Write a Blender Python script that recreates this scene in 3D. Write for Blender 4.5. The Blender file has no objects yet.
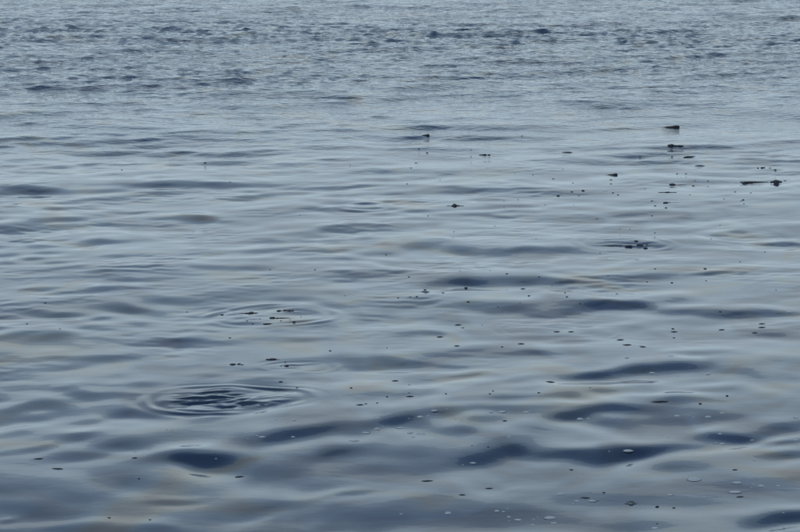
import bpy, math, random
import numpy as np
from mathutils import Vector
R = math.radians
S = bpy.context.scene
col = S.collection
rng = np.random.default_rng(7)
random.seed(11)

# ------------------------------------------------------------------ camera
CAM_H = 4.0
PITCH = 10.5                       # degrees below the horizontal
HFOV = 18.0
cd = bpy.data.cameras.new('camera')
cd.lens = 18.0 / math.tan(R(HFOV / 2)); cd.sensor_width = 36.0
cd.clip_start = 0.1; cd.clip_end = 20000
cam = bpy.data.objects.new('camera', cd); col.objects.link(cam)
cam.location = (0, 0, CAM_H); cam.rotation_euler = (R(90 - PITCH), 0, 0)
cd.dof.use_dof = True; cd.dof.focus_distance = 25.0; cd.dof.aperture_fstop = 22.0
S.camera = cam

# ------------------------------------------------------------------ sky and sun
SUN_EL, SUN_AZ = 38.0, 205.0        # behind the camera, a little to the left
w = bpy.data.worlds.new('World'); S.world = w; w.use_nodes = True
nt = w.node_tree; nt.nodes.clear()
def N(t, typ, **kw):
    n = t.nodes.new(typ)
    for k, v in kw.items(): setattr(n, k, v)
    return n
wo = N(nt, 'ShaderNodeOutputWorld'); bg = N(nt, 'ShaderNodeBackground')
sky = N(nt, 'ShaderNodeTexSky', sky_type='NISHITA', sun_disc=False)
sky.sun_elevation = R(SUN_EL); sky.sun_rotation = R(SUN_AZ)
sky.air_density = 1.0; sky.dust_density = 1.5; sky.ozone_density = 1.5
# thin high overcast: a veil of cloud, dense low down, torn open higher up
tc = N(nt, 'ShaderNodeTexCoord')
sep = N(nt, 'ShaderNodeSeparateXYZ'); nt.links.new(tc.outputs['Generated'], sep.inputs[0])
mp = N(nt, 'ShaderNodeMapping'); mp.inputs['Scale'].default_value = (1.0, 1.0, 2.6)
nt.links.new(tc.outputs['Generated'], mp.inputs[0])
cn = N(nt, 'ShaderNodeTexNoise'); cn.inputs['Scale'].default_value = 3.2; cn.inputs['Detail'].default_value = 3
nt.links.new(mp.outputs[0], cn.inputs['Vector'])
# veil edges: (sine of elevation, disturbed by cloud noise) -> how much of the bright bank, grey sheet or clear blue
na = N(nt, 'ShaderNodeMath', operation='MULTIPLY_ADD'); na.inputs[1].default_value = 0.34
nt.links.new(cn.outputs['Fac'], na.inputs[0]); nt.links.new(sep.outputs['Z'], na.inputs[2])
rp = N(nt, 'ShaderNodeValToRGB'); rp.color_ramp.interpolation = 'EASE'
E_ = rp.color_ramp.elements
for k, (pos, v) in enumerate([(0.0, .92), (.425, 1.0), (.465, .78), (.62, .64), (.675, .30), (.84, .05)]):  # unseen cloud bands, edges sharpened to draw contours in the water's reflections
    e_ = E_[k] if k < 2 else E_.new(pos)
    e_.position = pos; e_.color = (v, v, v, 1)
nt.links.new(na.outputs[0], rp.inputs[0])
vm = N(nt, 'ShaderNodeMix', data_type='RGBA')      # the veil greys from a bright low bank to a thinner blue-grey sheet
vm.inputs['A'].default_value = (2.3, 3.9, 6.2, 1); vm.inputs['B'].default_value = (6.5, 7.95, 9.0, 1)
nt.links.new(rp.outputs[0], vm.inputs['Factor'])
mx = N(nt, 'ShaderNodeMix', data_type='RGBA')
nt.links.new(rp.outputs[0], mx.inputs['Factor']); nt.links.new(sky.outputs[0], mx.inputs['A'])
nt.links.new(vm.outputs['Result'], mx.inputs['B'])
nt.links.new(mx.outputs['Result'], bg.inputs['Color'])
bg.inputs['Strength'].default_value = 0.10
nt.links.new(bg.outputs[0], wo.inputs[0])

sl = bpy.data.lights.new('sun', 'SUN'); sl.energy = 1.0; sl.angle = R(12); sl.color = (1, .96, .9)
so = bpy.data.objects.new('sun', sl); col.objects.link(so)
d = Vector((math.sin(R(SUN_AZ)) * math.cos(R(SUN_EL)), math.cos(R(SUN_AZ)) * math.cos(R(SUN_EL)), math.sin(R(SUN_EL))))
so.rotation_euler = (-d).to_track_quat('-Z', 'Y').to_euler()

S.view_settings.view_transform = 'Standard'; S.view_settings.look = 'None'
S.view_settings.exposure = 0.12; S.view_settings.gamma = 1.0

# ------------------------------------------------------------------ pixels of the photograph -> the place
TX = math.tan(R(HFOV / 2)); CP, SP = math.cos(R(PITCH)), math.sin(R(PITCH))
def ray(px, py):
    a = (px - 400) / 400 * TX; b = (266 - py) / 400 * TX
    return np.array([a, CP + b * SP, -SP + b * CP])
def ground(px, py):
    v = ray(px, py); t = CAM_H / -v[2]
    return v[0] * t, v[1] * t
def scale_at(px, py):              # metres per photo pixel, across and in depth
    x, y = ground(px, py); D = math.hypot(y, CAM_H)
    m = D * TX / 400
    return m, m * D / CAM_H

# ------------------------------------------------------------------ the sea surface
def spaced(lo, hi, n): return np.linspace(lo, hi, n)
ycore = []                          # rows evenly spaced as seen from the boat
for py in np.linspace(560, -8, 1080): ycore.append(ground(400, py)[1])
ycore = np.array(ycore)
ynear = np.linspace(2.0, ycore[0], 40)[:-1]
yfar = ycore[-1] * np.geomspace(1, 160, 60)[1:]
rows = np.concatenate([ynear, ycore, yfar])
ucore = np.linspace(-0.185, 0.185, 1130)
uout = 0.185 + np.cumsum(0.0004 * 1.075 ** np.arange(78)); uout = uout[uout < 3.5]
cols = np.concatenate([-uout[::-1], ucore, uout])
NR, NC = len(rows), len(cols)
Y = np.repeat(rows[:, None], NC, 1).astype(np.float32)
X = (rows[:, None] * cols[None, :]).astype(np.float32)
cell = np.maximum(np.gradient(rows)[:, None] * .5, np.abs(rows[:, None] * np.gradient(cols)[None, :])).astype(np.float32)
H = np.zeros_like(X)

def waves(n, l0, l1, slope, spread, mean=0.0, warp=0.0, seed=0):
    g = np.random.default_rng(seed)
    out = np.zeros_like(X)
    lam = np.exp(g.uniform(math.log(l0), math.log(l1), n)); th = R(90 + mean) + g.normal(0, R(spread), n)
    ph = g.uniform(0, 2 * math.pi, n)
    for l, t, p in zip(lam, th, ph):
        k = 2 * math.pi / l
        a = slope / k * math.sqrt(2 / n)
        ok = np.clip(1.6 - 3.2 * cell / l, 0, 1) if l > .8 else 1.0
        arg = k * (math.cos(t) * X + math.sin(t) * Y) + p
        if warp: arg = arg + warp * WARP
        out += (a * ok * np.sin(arg)).astype(np.float32)
    return out
def soft(lx, ly, seed, n=9):        # smooth random field, about -1..1
    g = np.random.default_rng(seed); o = np.zeros_like(X)
    for i in range(n):
        a = g.uniform(0, 2 * math.pi); f = g.uniform(.6, 1.6)
        o += np.sin(2 * math.pi * f * (math.cos(a) * X / lx + math.sin(a) * Y / ly) + g.uniform(0, 6.28)).astype(np.float32)
    return o / math.sqrt(n / 2) / 1.4
def sstep(a, b, v):
    t = np.clip((v - a) / (b - a), 0, 1); return t * t * (3 - 2 * t)
WARP = soft(2.2, 3.0, 5)
WARP2 = soft(.55, .9, 6); WARP3 = soft(.8, .8, 8)
fade = 1 - sstep(60, 140, Y)
M1 = soft(5.0, 6.0, 21); M2 = soft(2.4, 3.4, 22); M3 = soft(7.0, 5.0, 23)

# long low swell, then the metre-scale lumps of the slick water
H += waves(9, 3.0, 7.0, 0.016, 28, 6, 0.5, 31)
near = 1 - sstep(17, 30, Y)
H += waves(26, 0.9, 2.2, 0.030, 20, 8, 0.7, 32) * (1 - .62 * near)
H += waves(36, 0.45, 1.0, 0.040, 20, 10, 0.9, 33) * np.clip(.7 + .5 * M2 - .55 * near, .08, 1.5)
# faint small ripple lines over the middle distance
mid = sstep(18, 26, Y)
H += waves(36, 0.24, 0.6, 0.042, 22, 10, 1.2, 34) * mid * np.clip(.35 + .6 * M3, .05, 1.3)
# wind ruffled water beyond the slick
wind = sstep(30, 38, Y + .9 * M1 - .14 * X)
band = np.exp(-((Y - 43.5 + .12 * X + .8 * M2) / 2.2) ** 2)
band2 = np.exp(-((Y - 36.0 + .30 * X + .8 * M2) / 1.0) ** 2) * sstep(2.5, -1.5, X)
H += waves(50, 0.35, 1.0, 0.050, 24, 7, 1.0, 35) * wind * fade * (.85 + .45 * band + .4 * band2)
H += waves(90, 0.11, 0.34, 0.125, 26, 5, 1.6, 36) * wind * fade * (.95 + .05 * M1 + 1.5 * band + .6 * band2)
# hair-fine striations drawn across the slick
SM = np.clip(.45 + .55 * soft(2.0, 1.6, 41), 0, 1.3)
H += waves(40, 0.10, 0.28, 0.034, 26, 8, 1.4, 38) * sstep(15.5, 21, Y - .35 * X) * SM * fade
H += waves(40, 0.26, 0.55, 0.030, 45, 12, 1.2, 39) * np.clip(.4 + .6 * soft(3.0, 3.0, 42) - .12 * X, 0, 1.3) * fade

# single swells and hollows seen in the photograph: (x, y, width, height, strength, tilt)
A0 = 0.175
swells = [
 (205,459,75,13,1.15,0),(222,463,200,26,.45,0),(150,40,300,5,.35,-1),(480,33,340,5,.4,0),(440,48,90,2,.6,-2),(490,54,80,2,.5,1),(60,22,80,2,.5,1),(640,62,120,2,.5,-1),(300,28,90,2,.4,0),(700,57,60,2,.5,2),(100,104,70,3,.4,2),(330,432,130,13,.85,7),(405,421,90,11,.75,6),(250,411,80,6,1.0,12),
 (500,453,95,15,.85,5),(585,414,90,11,1.0,2),(625,456,105,15,1.25,4),(740,434,120,11,1.1,9),(785,456,60,9,.8,5),
 (790,440,50,6,.7,6),(785,517,95,14,1.2,4),(480,432,430,60,.27,3),(470,508,230,28,.42,0),(360,516,130,14,.5,6),
 (80,436,55,9,.55,8),(30,450,65,8,.5,6),(75,456,70,11,.55,3),(138,446,55,9,.55,3),(35,408,85,17,.6,5),
 (130,413,75,10,.6,-4),(95,418,60,8,.45,5),(180,501,45,6,.55,3),(340,493,50,7,.55,8),(270,509,95,12,.55,4),
 (110,531,110,11,.8,0),(8,522,24,6,.5,0),(85,427,40,6,.35,0),(620,480,180,14,-.35,2),
 (385,363,150,9,.85,-1),(700,372,230,21,.5,4),(645,372,90,10,.55,3),(600,306,110,12,.62,2),(500,309,260,21,.4,0),(625,243,90,6,.8,-1),
 (668,308,90,9,.28,-3),(725,313,100,9,.48,-1),(690,320,140,10,.35,3),(770,333,85,8,.6,0),(482,281,190,11,.6,-1),
 (360,275,95,8,.6,1),(190,342,65,8,.95,-2),(160,341,120,6,.4,2),(95,289,95,8,.65,3),(130,308,60,8,.65,-6),
 (30,313,65,7,.65,-1),(95,317,45,5,.45,2),(40,338,65,11,.5,-3),(100,360,85,9,.5,2),(75,391,60,10,.6,-6),
 (440,355,90,8,.4,6),(450,377,65,9,.65,4),(530,351,80,7,.45,0),(570,338,55,6,.55,0),(520,381,60,6,.3,4),
 (590,378,60,8,.5,2),(705,355,55,6,.55,0),(420,334,65,5,.5,0),(730,272,140,8,.5,3),(710,273,55,3,.7,6),
 (440,248,190,12,.65,-2),(500,236,95,10,.4,2),(560,250,130,9,.4,1),(735,235,75,10,.65,0),(785,244,65,5,.65,0),
 (35,192,65,6,.7,-2),(180,152,55,4,.6,5),(235,154,95,4,.7,2),(250,198,65,6,.6,2),(210,186,65,4,.5,1),(20,227,65,9,.55,4),
 (95,242,65,6,.6,4),(180,221,75,8,.6,1),(140,211,55,4,.55,1),(60,209,50,4,.6,1),(120,257,55,5,.5,2),(340,230,110,8,.45,5),
 (210,221,50,6,.4,-4),(320,205,75,4,.5,4),(335,187,85,4,.45,3),(785,172,55,5,.6,0),(345,160,55,3,.5,1),(330,147,120,3,.5,-1),
 (20,80,60,5,.7,-1),(40,88,55,4,.8,0),(90,88,75,5,.6,2),(160,93,75,5,.55,-1),(235,81,55,4,.9,4),(275,89,35,3,.8,4),
 (345,97,65,4,.9,-3),(590,106,65,5,.7,-1),(680,92,160,3,.7,0),(545,39,75,4,.8,-2),(670,32,60,2,1.0,0),(790,19,55,2,1.0,0),
 (330,255,80,6,.4,2),(560,150,90,5,.5,3),(445,190,50,5,.4,0),(660,220,120,6,.4,3),(520,212,110,4,.5,2),(430,88,90,4,.5,3),
 (640,247,110,8,.3,0),(170,300,60,6,.4,-5),(300,340,80,6,.35,0),(150,279,70,6,.4,0),(250,271,70,5,.35,3),(60,368,50,6,.35,3),
]
for (px, py, pw, ph, st, tilt) in swells:
    cx, cy = ground(px, py); mxs, mys = scale_at(px, py)
    if py > 400 and st < 1: st *= .84
    a = pw * .5 * mxs * .98; b = ph * .5 * mys * 1.0
    sh = math.tan(R(tilt)) * mys / mxs              # crest line runs askew of the view
    r0 = np.searchsorted(rows, cy - 4 * b - abs(sh) * a * 3); r1 = np.searchsorted(rows, cy + 4 * b + abs(sh) * a * 3)
    c0 = np.searchsorted(cols, (cx - 3.2 * a) / cy - .01); c1 = np.searchsorted(cols, (cx + 3.2 * a) / cy + .01)
    x = X[r0:r1, c0:c1] - cx; v = Y[r0:r1, c0:c1] - cy - sh * x
    v = v - .3 * b * WARP[r0:r1, c0:c1] - .25 * b * WARP2[r0:r1, c0:c1]; x = x + .35 * a * WARP3[r0:r1, c0:c1]
    H[r0:r1, c0:c1] += (A0 * st * v * np.exp(-(x / a) ** 2 - .5 * (v / b) ** 2)).astype(np.float32)

# rings spreading where something broke the surface: (x, y, radius px, strength, wavelength m, churn)
rings = [(224,400,75,1.5,.16,1.15),(273,314,64,.75,.16,.5),(300,366,34,.35,.12,1.6),(622,244,46,.45,.16,2.8),(366,207,24,.9,.22,.1),
         (700,152,34,.35,.13,.4),(424,168,14,.5,.09,.3),(456,206,9,.6,.06,.2),(763,181,26,.5,.12,.4),(670,184,16,.35,.08,.3),
         (667,202,12,.35,.08,.3),(578,191,26,.3,.12,.4),(631,502,10,.35,.03,.1),(560,330,60,.22,.10,.2)]
churn = (waves(70, 0.05, 0.17, 0.15, 17, 10, 2.2, 37) + waves(20, .2, .45, .025, 24, 8, 1, 40)) * np.clip(.8 + .45 * WARP2, .2, 1.5)
for (px, py, rp, st, lam, ch) in rings:
    cx, cy = ground(px, py); mxs, mys = scale_at(px, py); rad = rp * mxs
    r0 = np.searchsorted(rows, cy - 2.4 * rad); r1 = np.searchsorted(rows, cy + 2.4 * rad)
    c0 = np.searchsorted(cols, (cx - 2.4 * rad) / cy - .01); c1 = np.searchsorted(cols, (cx + 2.4 * rad) / cy + .01)
    x = X[r0:r1, c0:c1] - cx; y = (Y[r0:r1, c0:c1] - cy) * 1.22
    an = np.arctan2(y, x); rr = np.sqrt(x * x + y * y) * (1 + .07 * np.sin(2 * an + px) + .05 * np.sin(3 * an + py))
    env = np.exp(-((rr - rad) / (lam * .62)) ** 2) * 1.2 + .08 * np.exp(-((rr - .6 * rad) / (.3 * rad)) ** 2)
    gaps = np.clip(.65 + .55 * np.sin(an * 2 + px * .7) + .35 * np.sin(5 * an + py), .1, 1.5)
    k = 2 * math.pi / lam
    h = .13 / k * st * env * gaps * np.sin(k * (rr - rad) + .5)
    h += st * ch * .9 * np.exp(-(rr / (.72 * rad)) ** 4) * churn[r0:r1, c0:c1]
    H[r0:r1, c0:c1] += h.astype(np.float32)
H[rows > 140] *= 0

def surf(x, y):                      # bilinear height of the water
    y = min(max(y, rows[0]), rows[-2]); i = int(np.searchsorted(rows, y)) - 1; i = max(i, 0)
    u = x / y; j = max(int(np.searchsorted(cols, u)) - 1, 0)
    fy = (y - rows[i]) / (rows[i + 1] - rows[i]); fx = (u - cols[j]) / (cols[j + 1] - cols[j])
    return float((H[i, j] * (1 - fx) + H[i, j + 1] * fx) * (1 - fy) + (H[i + 1, j] * (1 - fx) + H[i + 1, j + 1] * fx) * fy)
def at(px, py):                      # where the line of sight first meets the water
    v = ray(px, py); t0 = CAM_H / -v[2]
    for t in np.linspace(t0 - .06 * t0, t0 + .06 * t0, 400):
        p = v * t
        if CAM_H + p[2] <= surf(p[0], p[1]): break
    return Vector((p[0], p[1], surf(p[0], p[1])))

co = np.empty((NR * NC + 4, 3), np.float32)
co[:NR * NC, 0] = X.ravel(); co[:NR * NC, 1] = Y.ravel(); co[:NR * NC, 2] = H.ravel()
B = 9000.0
co[NR * NC:] = [(-B, -B, 0), (B, -B, 0), (X[0, -1], 2, 0), (X[0, 0], 2, 0)]
idx = np.arange(NR * NC, dtype=np.int32).reshape(NR, NC)
q = np.stack([idx[:-1, :-1], idx[:-1, 1:], idx[1:, 1:], idx[1:, :-1]], -1).reshape(-1, 4)
n0 = NR * NC
extra = np.array([[n0, n0 + 1, n0 + 2, n0 + 3], [n0, n0 + 3, idx[0, 0], idx[-1, 0]], [n0 + 2, n0 + 1, idx[-1, -1], idx[0, -1]]], np.int32)
q = np.concatenate([q, extra])
me = bpy.data.meshes.new('sea')
me.vertices.add(len(co)); me.vertices.foreach_set('co', co.ravel())
me.loops.add(q.size); me.loops.foreach_set('vertex_index', q.ravel().astype(np.int32))
me.polygons.add(len(q)); me.polygons.foreach_set('loop_start', np.arange(0, q.size, 4, dtype=np.int32))
me.polygons.foreach_set('use_smooth', np.ones(len(q), bool))
me.update()
sea = bpy.data.objects.new('sea', me); col.objects.link(sea); sea['kind'] = 'structure'

# ------------------------------------------------------------------ materials
def mat(name):
    m = bpy.data.materials.new(name); m.use_nodes = True
    t = m.node_tree; return m, t, t.nodes['Principled BSDF']
m, t, p = mat('sea_water')
p.inputs['Roughness'].default_value = 0.02; p.inputs['IOR'].default_value = 1.34
geo = N(t, 'ShaderNodeNewGeometry')
def noise(scale_vec, sc, det, dist=0.0):
    mpn = N(t, 'ShaderNodeMapping'); mpn.inputs['Scale'].default_value = scale_vec
    t.links.new(geo.outputs['Position'], mpn.inputs[0])
    n = N(t, 'ShaderNodeTexNoise'); n.inputs['Scale'].default_value = sc; n.inputs['Detail'].default_value = det
    n.inputs['Distortion'].default_value = dist
    t.links.new(mpn.outputs[0], n.inputs['Vector']); return n
# water body: dark blue with slightly greener drifts
body = noise((1, .5, 1), .8, 3)
rb = N(t, 'ShaderNodeValToRGB'); e = rb.color_ramp.elements
e[0].position = .35; e[0].color = (.010, .022, .052, 1); e[1].position = .68; e[1].color = (.018, .034, .058, 1)
t.links.new(body.outputs['Fac'], rb.inputs[0]); t.links.new(rb.outputs[0], p.inputs['Base Color'])
# oil film: thickness drifts in drawn-out streaks
film = noise((.55, .45, 1), 1.5, 2, 1.6)
fr = N(t, 'ShaderNodeMapRange'); fr.inputs['From Min'].default_value = .38; fr.inputs['From Max'].default_value = .72
fr.inputs['To Min'].default_value = 0; fr.inputs['To Max'].default_value = 195
t.links.new(film.outputs['Fac'], fr.inputs['Value'])
if 'Thin Film Thickness' in p.inputs:
    t.links.new(fr.outputs[0], p.inputs['Thin Film Thickness']); p.inputs['Thin Film IOR'].default_value = 1.46
# fine relief: capillary ripple only where the wind touches the water
f1 = noise((.7, 1.1, 1), 11.0, 4); f2 = noise((1, 1, 1), 2.2, 2)
sx = N(t, 'ShaderNodeSeparateXYZ'); t.links.new(geo.outputs['Position'], sx.inputs[0])
wr = N(t, 'ShaderNodeMapRange'); wr.inputs['From Min'].default_value = 26; wr.inputs['From Max'].default_value = 40
wr.inputs['To Min'].default_value = .03; wr.inputs['To Max'].default_value = 1.0
t.links.new(sx.outputs['Y'], wr.inputs['Value'])
b1 = N(t, 'ShaderNodeBump'); b1.inputs['Distance'].default_value = .034
t.links.new(wr.outputs[0], b1.inputs['Strength']); t.links.new(f1.outputs['Fac'], b1.inputs['Height'])
t.links.new(b1.outputs[0], p.inputs['Normal'])
me.materials.append(m)

def plain(name, c, rough, spec=.5, sc=60, var=.5):
    m, t, p = mat(name)
    tcn = N(t, 'ShaderNodeTexCoord'); n = N(t, 'ShaderNodeTexNoise'); n.inputs['Scale'].default_value = sc
    t.links.new(tcn.outputs['Object'], n.inputs['Vector'])
    rp = N(t, 'ShaderNodeValToRGB'); rp.color_ramp.elements[0].position = .3; rp.color_ramp.elements[1].position = .7
    rp.color_ramp.elements[0].color = (*[v * (1 - var) for v in c], 1); rp.color_ramp.elements[1].color = (*[v * (1 + var) for v in c], 1)
    t.links.new(n.outputs['Fac'], rp.inputs[0]); t.links.new(rp.outputs[0], p.inputs['Base Color'])
    b = N(t, 'ShaderNodeBump'); b.inputs['Strength'].default_value = .4; b.inputs['Distance'].default_value = .002
    t.links.new(n.outputs['Fac'], b.inputs['Height']); t.links.new(b.outputs[0], p.inputs['Normal'])
    p.inputs['Roughness'].default_value = rough; p.inputs['Specular IOR Level'].default_value = spec
    return m
MD = plain('wet_dark_scrap', (.010, .012, .014), .45, .35)
MF = plain('dark_fleck', (.016, .020, .024), .6, .3, 25, .7)
MB_ = plain('bubble_skin_sky_sheen', (.26, .31, .35), .15, .6, 30, .25)  # pale scum tone, with the bright sky reflection painted into it
MR = plain('dark_bubble_and_reflection', (.05, .07, .09), .3, .5)  # on the rims this dark colour stands in for the meniscus reflection

# ------------------------------------------------------------------ floating things
import bmesh
def lump(seed, subdiv=2, rough=.28, flat=.0):   # unit lump, waterline at z = 0
    g = random.Random(seed); bm = bmesh.new(); bmesh.ops.create_icosphere(bm, subdivisions=subdiv, radius=.5)
    k = [(g.uniform(-5, 5), g.uniform(-5, 5), g.uniform(-5, 5), g.uniform(0, 6)) for _ in range(6)]
    for v in bm.verts:
        n = sum(math.sin(a * v.co.x * 1.6 + b * v.co.y * 1.6 + c * v.co.z * 1.6 + d_) for a, b, c, d_ in k) / 6
        v.co *= 1 + rough * 2 * n
    return bm
def to_mesh(bm, name, mt, smooth=True):
    me = bpy.data.meshes.new(name); bm.to_mesh(me); bm.free(); me.materials.append(mt)
    for f in me.polygons: f.use_smooth = smooth
    return me
def lathe(prof, n, name, mt):
    bm = bmesh.new(); rings_ = []
    for r_, z in prof: rings_.append([bm.verts.new((r_ * math.cos(6.28318 * i / n), r_ * math.sin(6.28318 * i / n), z)) for i in range(n)])
    for a, b in zip(rings_, rings_[1:]):
        for i in range(n): bm.faces.new((a[i], a[(i + 1) % n], b[(i + 1) % n], b[i]))
    bm.faces.new(rings_[-1])
    bmesh.ops.recalc_face_normals(bm, faces=bm.faces)
    return to_mesh(bm, name, mt)
def loft(sections, name, mt, n=10):
    # sections along x: (x, y, half width, bottom z, top z, lean) -> closed tapering body
    bm = bmesh.new(); rs = []; g = random.Random(len(name) * 31 + int(abs(sections[0][0]) * 9000))
    W_ = sections[-1][0] - sections[0][0]
    dense = []
    for a_, b_ in zip(sections, sections[1:]):
        for f_ in (0, .5): dense.append([p * (1 - f_) + q_ * f_ for p, q_ in zip(a_, b_)])
    dense.append(list(sections[-1]))
    for s_ in dense:
        s_[4] *= g.uniform(.72, 1.25); s_[2] *= g.uniform(.75, 1.25); s_[0] += g.uniform(-.012, .012) * W_
    for (x, y, hw, z0, z1, lean) in sections:
        r_ = []
        for i in range(n):
            a = 2 * math.pi * i / n; zz = (z0 + z1) / 2 + (z1 - z0) / 2 * math.sin(a)
            r_.append(bm.verts.new((x + lean * (zz - z0), y + hw * math.cos(a), zz)))
        rs.append(r_)
    for a, b in zip(rs, rs[1:]):
        for i in range(n): bm.faces.new((a[i], a[(i + 1) % n], b[(i + 1) % n], b[i]))
    bm.faces.new(rs[0][::-1]); bm.faces.new(rs[-1])
    bmesh.ops.recalc_face_normals(bm, faces=bm.faces)
    return to_mesh(bm, name, mt)
def put(name, mesh, parent=None, loc=(0, 0, 0), scale=(1, 1, 1), rz=0):
    o = bpy.data.objects.new(name, mesh); col.objects.link(o); o.location = loc; o.scale = scale; o.rotation_euler = (0, 0, rz)
    if parent: o.parent = parent
    return o
def root(name, px, py, label, cat, group=None, rz=0):
    o = put(name, None, None, at(px, py), rz=rz); o['label'] = label; o['category'] = cat
    o.empty_display_size = .05
    if group: o['group'] = group
    return o

def wedge(px, py, wpx, hpx, label):
    # thin folded scrap: a long point lying on the water to the left, a blunt raised end to the right
    o = root('wedge_scrap', px, py, label, 'scrap', 'black wedge shaped scrap lying on the water')
    m_, _ = scale_at(px, py); w_ = wpx * m_; h = hpx * m_
    put('blade', loft([(-.5*w_, 0, .01*w_, -.02*h, .06*h, 0), (-.32*w_, .01*w_, .035*w_, -.1*h, .16*h, 0), (-.12*w_, 0, .07*w_, -.15*h, .42*h, 0),
        (.12*w_, .01*w_, .09*w_, -.2*h, .62*h, .05), (.32*w_, 0, .08*w_, -.2*h, .95*h, .1), (.44*w_, -.01*w_, .05*w_, -.2*h, .85*h, .1), (.5*w_, -.01*w_, .02*w_, -.1*h, .5*h, .1)], 'blade', MD), o)
    put('underside_flap', loft([(-.25*w_, -.07*w_, .02*w_, -.1*h, .05*h, 0), (.0, -.11*w_, .06*w_, -.12*h, .14*h, 0), (.3*w_, -.1*w_, .07*w_, -.12*h, .2*h, 0), (.44*w_, -.07*w_, .02*w_, -.1*h, .1*h, 0)], 'flap', MD), o)
    return o
wedge(669.5, 127.3, 20, 2.2, 'largest black wedge-shaped scrap, its blunt end raised to the right, farthest out at right')
wedge(611.5, 175, 12, 1.8, 'low black wedge-shaped scrap with two specks right below it')
wedge(424.5, 135.5, 10, 1.5, 'short black wedge-shaped scrap, leftmost of the three wedges')

def clump(px, py, wpx, hpx, label, lumps, strands=()):
    o = root('dark_clump', px, py, label, 'clump', 'dark clumps of matter afloat')
    m_, md = scale_at(px, py)
    for i, (dx, dy, lw, lh) in enumerate(lumps):
        put('lump', to_mesh(lump(int(px * 7 + i), 2), 'lump', MD), o, (dx * m_, dy * m_, 0.0), (lw * m_ * .95, lw * .6 * m_, lh * m_ * .8), i * 1.3)
    for (x0, x1, th) in strands:
        n = 6; r_ = random.Random(int(px))
        put('strand', loft([((x0 + (x1 - x0) * k / n) * m_, r_.uniform(-.6, .6) * m_, th * m_ * (.3 + math.sin(math.pi * (k + .4) / (n + .8))) * 1.2, -.4 * th * m_, th * m_ * (.25 + .6 * math.sin(math.pi * (k + .4) / (n + .8))), 0) for k in range(n + 1)], 'strand', MD, 8), o)
    return o
clump(671, 146, 8, 5, 'black rounded clump with a short tail trailing right, below the largest wedge scrap', [(0,0,7.5,5),(-2,1,4,3.4),(4,0,4,2.4)], [(3, 12.5, .9)])
clump(455, 206, 8, 5, 'dark peaked clump standing alone near the picture centre', [(0,0,5,5),(-3,0,5,2.2),(3,1,6,2)], [(4, 9, .5), (-9, -4, .5)])
clump(776, 182, 11, 5, 'dark humped clump near the right edge with a dark strand leading in from the left', [(0,0,9,5),(-4,0,6,2.6),(4,0,5,3)], [(-36, -7, .8)])
clump(673, 185, 8, 3, 'low dark clump with a strand to its right, below the long-tailed clump', [(0,0,7,3.4),(-3,0,4,2)], [(3, 13, .5)])
clump(747, 184, 12, 2.5, 'long flat dark wavelet built as clump, just left of and below the humped clump', [(-1,0,9,2),(4,0,8,1.4)], [(4, 12, .4)])  # dark mesh standing in for a dark wavelet of the water
clump(666, 203, 9, 2.4, 'small dark clump trailing a strand right, above the churned patch', [(0,0,6,2.6),(4,1,3,1.4)], [(3, 16, .4)])
clump(668, 192.5, 8, 2, 'flat narrow dark clump lying between two small clumps at right', [(0,0,9,1.6)], [(-10, -2, .5), (2, 9, .5)])
clump(486, 155, 12, 3, 'flat dark double clump in the upper middle of the water', [(-2,0,6,2.4),(3,0,5,1.8)], [(-7, -1, .5)])
clump(763, 168, 8, 2.2, 'small dark broken clump beyond the humped clump', [(0,0,5,2.4),(-5,0,3,1.4),(7,-1,3,1.3)], [])
clump(252, 313.5, 12, 4, 'dark clump at the left inside the upper ripple ring', [(0,0,8,3.6),(-5,1,7,1.6),(4,0,5,2)], [(-14, -4, .5)])
clump(289, 311, 10, 3.4, 'dark broken clump at the right inside the upper ripple ring', [(0,0,6,3),(4,1,4,2.6),(-4,2,5,1.6)], [(-10, -1, .4)])
clump(279, 311, 8, 2, 'small dark clump at the far inner edge of the upper ripple ring', [(0,0,5,2.4)], [])
clump(272, 318, 8, 3, 'dark ragged clump near the middle of the upper ripple ring', [(0,0,6,3),(5,-1,5,1.6)], [(4, 18, .5)])
clump(272, 359.5, 11, 3.5, 'oval dark clump just above the small churned ring', [(0,0,9,3.2),(-5,0,4,1.8)], [(3, 8, .4)])
clump(236, 364.5, 12, 3, 'ragged dark clump left of the small churned ring', [(-3,0,6,2.6),(3,1,6,2),(6,-2,4,1.4)], [])
clump(286, 366.5, 8, 3, 'dark clump inside the small churned ring', [(0,0,5,3),(-5,-1,5,1.6),(1,4,4,2)], [(-16, -3, .4)])
clump(642, 245.5, 10, 4, 'black ragged clump in the churned patch right of centre', [(-2,0,8,3.4),(5,1,6,2.4)], [(4, 17, .8)])
clump(628, 246, 9, 3, 'low black clump at the left of the churned patch', [(0,0,8,2.0),(-7,1,6,1.4)], [(-30, -4, .7), (-18, -2, .5)])
clump(636, 241.5, 6, 3, 'small black clump behind the larger clumps of the churned patch', [(0,0,5,2.8)], [])
clump(645, 248.5, 6, 3, 'small black clump in front of the larger clumps of the churned patch', [(0,0,5,2.6)], [])

# the big dark bubble and the pale ones
dome_prof = [(.56, -.03), (.5, .0), (.46, .06), (.36, .125), (.22, .165), (.08, .18)]
rim_prof = [(.44, -.05), (.60, -.03), (.585, .02), (.53, .035), (.47, .03)]
DOME = [lathe([(r_, z * k) for r_, z in dome_prof], 20, 'dome', MB_) for k in (.6, .4, .85)]
RIM_REFLECTION = lathe(rim_prof[:-1] + [(.46, -.02)], 20, 'rim_reflection', MR)

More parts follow.
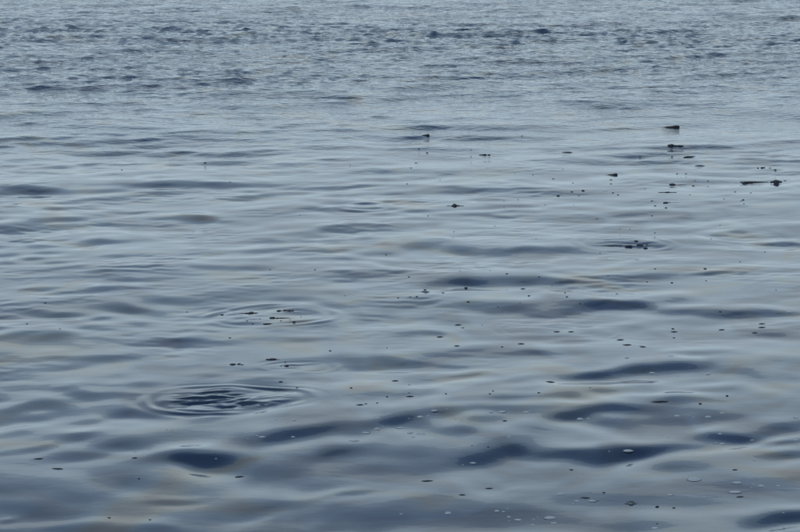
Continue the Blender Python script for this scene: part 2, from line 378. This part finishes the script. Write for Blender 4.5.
anchors = [(669,126,'the largest wedge scrap'),(671,144,'the long-tailed clump'),(611,174,'the low wedge scrap'),(424,134,'the leftmost wedge scrap'),
 (456,205,'the lone peaked clump'),(776,179,'the humped clump'),(224,400,'the largest ripple ring'),(273,313,'the upper ripple ring'),
 (300,364,'the small churned ring'),(628,243,'the churned patch'),(631,502,'the big dark bubble'),(205,459,'the lower left navy hollow'),
 (500,453,'the lower middle navy hollow'),(625,456,'the darkest navy hollow'),(740,434,'the long navy hollow'),
 (600,306,'the central navy swell'),(785,517,'the corner navy hollow'),(400,421,'the slanting dark hollow')]
pending = []
def later(o, px, py, desc): pending.append((o, px, py, desc))
def flush_labels():
    buckets = {}
    for o, px, py, desc in pending:
        a = min(anchors, key=lambda a: math.hypot(px - a[0], (py - a[1]) * 1.8))
        dx, dy = px - a[0], (py - a[1]) * 1.8
        ang = math.degrees(math.atan2(-dy, dx)) % 360
        dr = ['right of', 'above and right of', 'above', 'above and left of', 'left of', 'below and left of', 'below', 'below and right of'][int(((ang + 22.5) % 360) // 45)]
        buckets.setdefault((a[2], dr, desc), []).append((math.hypot(dx, dy), o))
    words = ['', 'second ', 'third ', 'fourth ', 'fifth ', 'sixth ', 'seventh ', 'eighth ', 'ninth ', 'tenth ', 'eleventh ', 'twelfth ', 'thirteenth ', 'fourteenth ', 'fifteenth ', 'sixteenth ', 'seventeenth ', 'eighteenth ', 'nineteenth ', 'twentieth ']
    for (an, dr, desc), L in buckets.items():
        L.sort(key=lambda e: e[0])
        for i, (_, o) in enumerate(L):
            o['label'] = f'{desc} {dr} {an}' if len(L) == 1 else f'{desc} {dr} {an}, {words[i]}nearest'

big = root('floating_bubble', 631, 503, 'large dark-rimmed bubble standing up alone at the lower right', 'bubble', 'bubbles afloat on the near water')
m_, _ = scale_at(631, 503)
put('dome', lathe([(.5, -.05), (.48, .06), (.42, .17), (.30, .27), (.15, .33), (.03, .345)], 24, 'dome', MR), big, scale=(9*m_, 9*m_, 7.5*m_))
put('rim_reflection', RIM_REFLECTION, big, scale=(12*m_, 10*m_, 9*m_))

bub = [(135,452,5),(150,449,7),(294,420,6),(276,420,4),(262,437,8),(293,437,5),(216,459,3),(366,433,10),(377,429,8),(354,441,11),(400,428,10),
 (410,433,8),(413,437,6),(421,434,9),(420,417,8),(434,411,9),(457,419,5),(491,412,7),(502,412,10),(526,412,7),(580,419,8),
 (509,437,5),(473,463,7),(448,513,8),(489,488,3),(518,520,9),(509,517,5),(550,518,14),(554,523,8),(561,494,8),(577,501,6),(592,501,10),(401,514,4),
 (628,451,12),(667,437,7),(677,416,7),(708,417,8),(722,413,6),(720,434,5),(722,444,8),(752,440,5),(796,418,5),(796,440,6),(797,445,4),
 (694,480,16),(737,483,12),(735,492,16),(761,486,8),(778,486,5),(670,495,9),(704,497,4),(771,511,8),(655,528,8),(754,460,5),
 (652,373,7),(678,376,5),(708,374,8),(789,312,8),(671,356,8),(627,358,6),(172,430,6),(378,418,5),(497,511,6),(533,525,5),(471,463,4),(57,447,4),(641,346,6)]
gb = random.Random(5)
for (px, py, wp) in list(bub):
    if py > 400 and wp >= 6 and gb.random() < .75:
        for _ in range(gb.choice((1, 1, 2))): bub.append((px + gb.choice((-1, 1)) * gb.uniform(wp * .6, wp + 7), py + gb.uniform(-2.5, 3), gb.choice((2.5, 3, 4))))
for i, (px, py, wp) in enumerate(bub):
    m_, _ = scale_at(px, py); g = random.Random(i)
    s_ = wp * m_ * .8
    if wp >= 9:
        o = root('floating_bubble', px, py, '', 'bubble', 'bubbles afloat on the near water', g.uniform(-.3, .3))
        put('dome', DOME[i % 3], o, scale=(s_, s_ * g.uniform(.55, .8), s_)); put('rim_reflection', RIM_REFLECTION, o, scale=(s_ * 1.02, s_ * .8, s_ * .6))
    else:
        o = put('floating_bubble', DOME[i % 3], None, at(px, py), (s_, s_ * g.uniform(.6, .9), s_ * 1.1), g.uniform(-.3, .3))
        o['category'] = 'bubble'; o['group'] = 'bubbles afloat on the near water'
    later(o, px, py, 'wide flat pale bubble' if wp >= 12 else 'oval pale bubble' if wp >= 8 else 'small pale bubble' if wp > 4 else 'tiny pale bubble')

# dark flecks: (x, y, width px)
fl = [(122,170,3),(205,163,5),(230,182,3),(386,255,4),(419,149,3),(427,153,4),(416,163,5),(411,168,3),(471,157,3),(522,136,4),(533,175,3),(553,179,4),
 (573,183,3),(428,216,3),(504,201,2),(504,207,2),(572,192,4),(583,191,5),(579,196,3),(558,196,5),(454,232,3),(495,226,2),(597,219,4),(407,184,3),(574,205,2),
 (672,157,3),(611,180,4),(611,184,4),(613,193,4),(618,195,4),(640,157,3),(677,174,3),(686,174,4),(695,181,3),(708,181,4),(693,186,4),
 (652,201,5),(655,206,4),(666,208,5),(652,216,4),(630,229,3),(743,200,5),(744,204,3),(775,170,4),(785,181,5),(777,186,6),(711,239,3),(720,225,3),
 (751,193,3),(724,199,3),(45,303,5),(27,324,4),(60,329,4),(187,312,4),(315,270,4),(398,298,4),(222,315,6),(253,324,4),(294,322,6),(281,321,4),
 (230,338,5),(330,351,4),(285,362,4),(281,382,6),(297,388,4),(387,348,3),(396,381,4),(351,388,4),(387,397,4),(409,277,4),(466,288,5),(443,293,5),(507,274,4),
 (539,277,5),(468,302,5),(498,307,3),(529,296,4),(565,293,4),(567,297,4),(580,304,4),(410,297,4),(417,297,4),(425,290,5),(502,347,4),(463,328,4),
 (409,385,3),(409,393,4),(446,394,4),(490,394,4),(493,391,3),(539,393,5),(655,269,4),(705,269,5),(647,282,4),(672,283,4),(706,281,4),(617,294,4),(720,312,5),(776,290,3),
 (673,329,5),(674,338,4),(727,396,5),(366,404,5),(377,403,4),(109,518,5),(150,520,4),(139,479,5),(657,507,6),(674,508,5),(657,524,4),(571,470,6),
 (604,493,6),(598,501,4),(700,404,5),(795,418,4),(741,201,3),(518,200,3),(487,168,2),(563,169,2),(600,253,3),(345,296,3),(270,270,3),(290,320,3),
 (260,319,3),(247,321,3),(301,317,3),(460,271,3),(590,388,3),(515,174,2),(655,233,3),(620,229,2),(735,192,3),(690,195,3),(645,189,2),(440,180,2),(536,239,2),
 (490,271,2),(552,286,3),(482,325,3),(520,303,3),(608,276,3),(740,262,3),(765,252,3),(350,165,2),(300,215,2),(471,150,2),(545,205,3),(509,517,3),(472,446,3),(488,447,3)]
FL = [to_mesh(lump(100 + i, 1, .3), 'fleck', MF) for i in range(6)]
for i, (px, py, wp) in enumerate(fl):
    m_, _ = scale_at(px, py); g = random.Random(900 + i); s_ = wp * m_ * g.uniform(.68, .95)
    p0 = at(px, py)
    o = put('dark_fleck', FL[i % 6], None, p0, (s_ * g.uniform(.7, .95), s_ * g.uniform(.5, .8), s_ * g.uniform(.26, .42)), g.uniform(-.4, .4))
    o['category'] = 'fleck'; o['group'] = 'dark flecks scattered over the water'
    later(o, px, py, 'dark fleck' if wp >= 5 else 'small dark fleck' if wp == 4 else 'tiny dark speck' if wp == 3 else 'faint dark speck')

# thin slivers and threads: (x, y, width px)
sv = [(567,152.5,11),(440,337,7),(457,346,6),(521,344,7),(523,289,5),(557,332,7),(571,332,6),(674,332,7),(722,330,7),(762,324,7),(762,327.5,8),(627,345,9),(643,347,6),
 (550,382,9),(410,396.5,8),(427,481,12),(489,488.5,8),(462,495,7),(360,405,8),(585,498,10),(740,497,8),(135,458,6),(57,469,12),(38,459,10),(268,324,10),
 (262,405,6),(240,477,10),(660,402,18),(735,470,6),(395,381,7),(505,421,5),(620,340,8),(755,333,6),(458,325,7),(425,292,9),(700,166,10),(690,157,14)]
for i, (px, py, wp) in enumerate(sv):
    m_, _ = scale_at(px, py); g = random.Random(300 + i); w_ = wp * m_; n = 6; th = .45 * m_ * (1 + wp / 20)
    me_ = loft([(-w_ / 2 + w_ * k / n, g.uniform(-.04, .04) * w_, th * (.5 + 1.6 * math.sin(math.pi * (k + .3) / (n + .6))), -.5 * th, th * (.2 + 1.0 * math.sin(math.pi * (k + .3) / (n + .6))), 0) for k in range(n + 1)], 'thread', MF, 7)
    o = put('floating_thread', me_, None, at(px, py), rz=g.uniform(-.15, .3))
    o['category'] = 'thread'; o['group'] = 'thin dark threads afloat'
    later(o, px, py, 'long thin dark thread' if wp >= 9 else 'thin dark thread')
flush_labels()
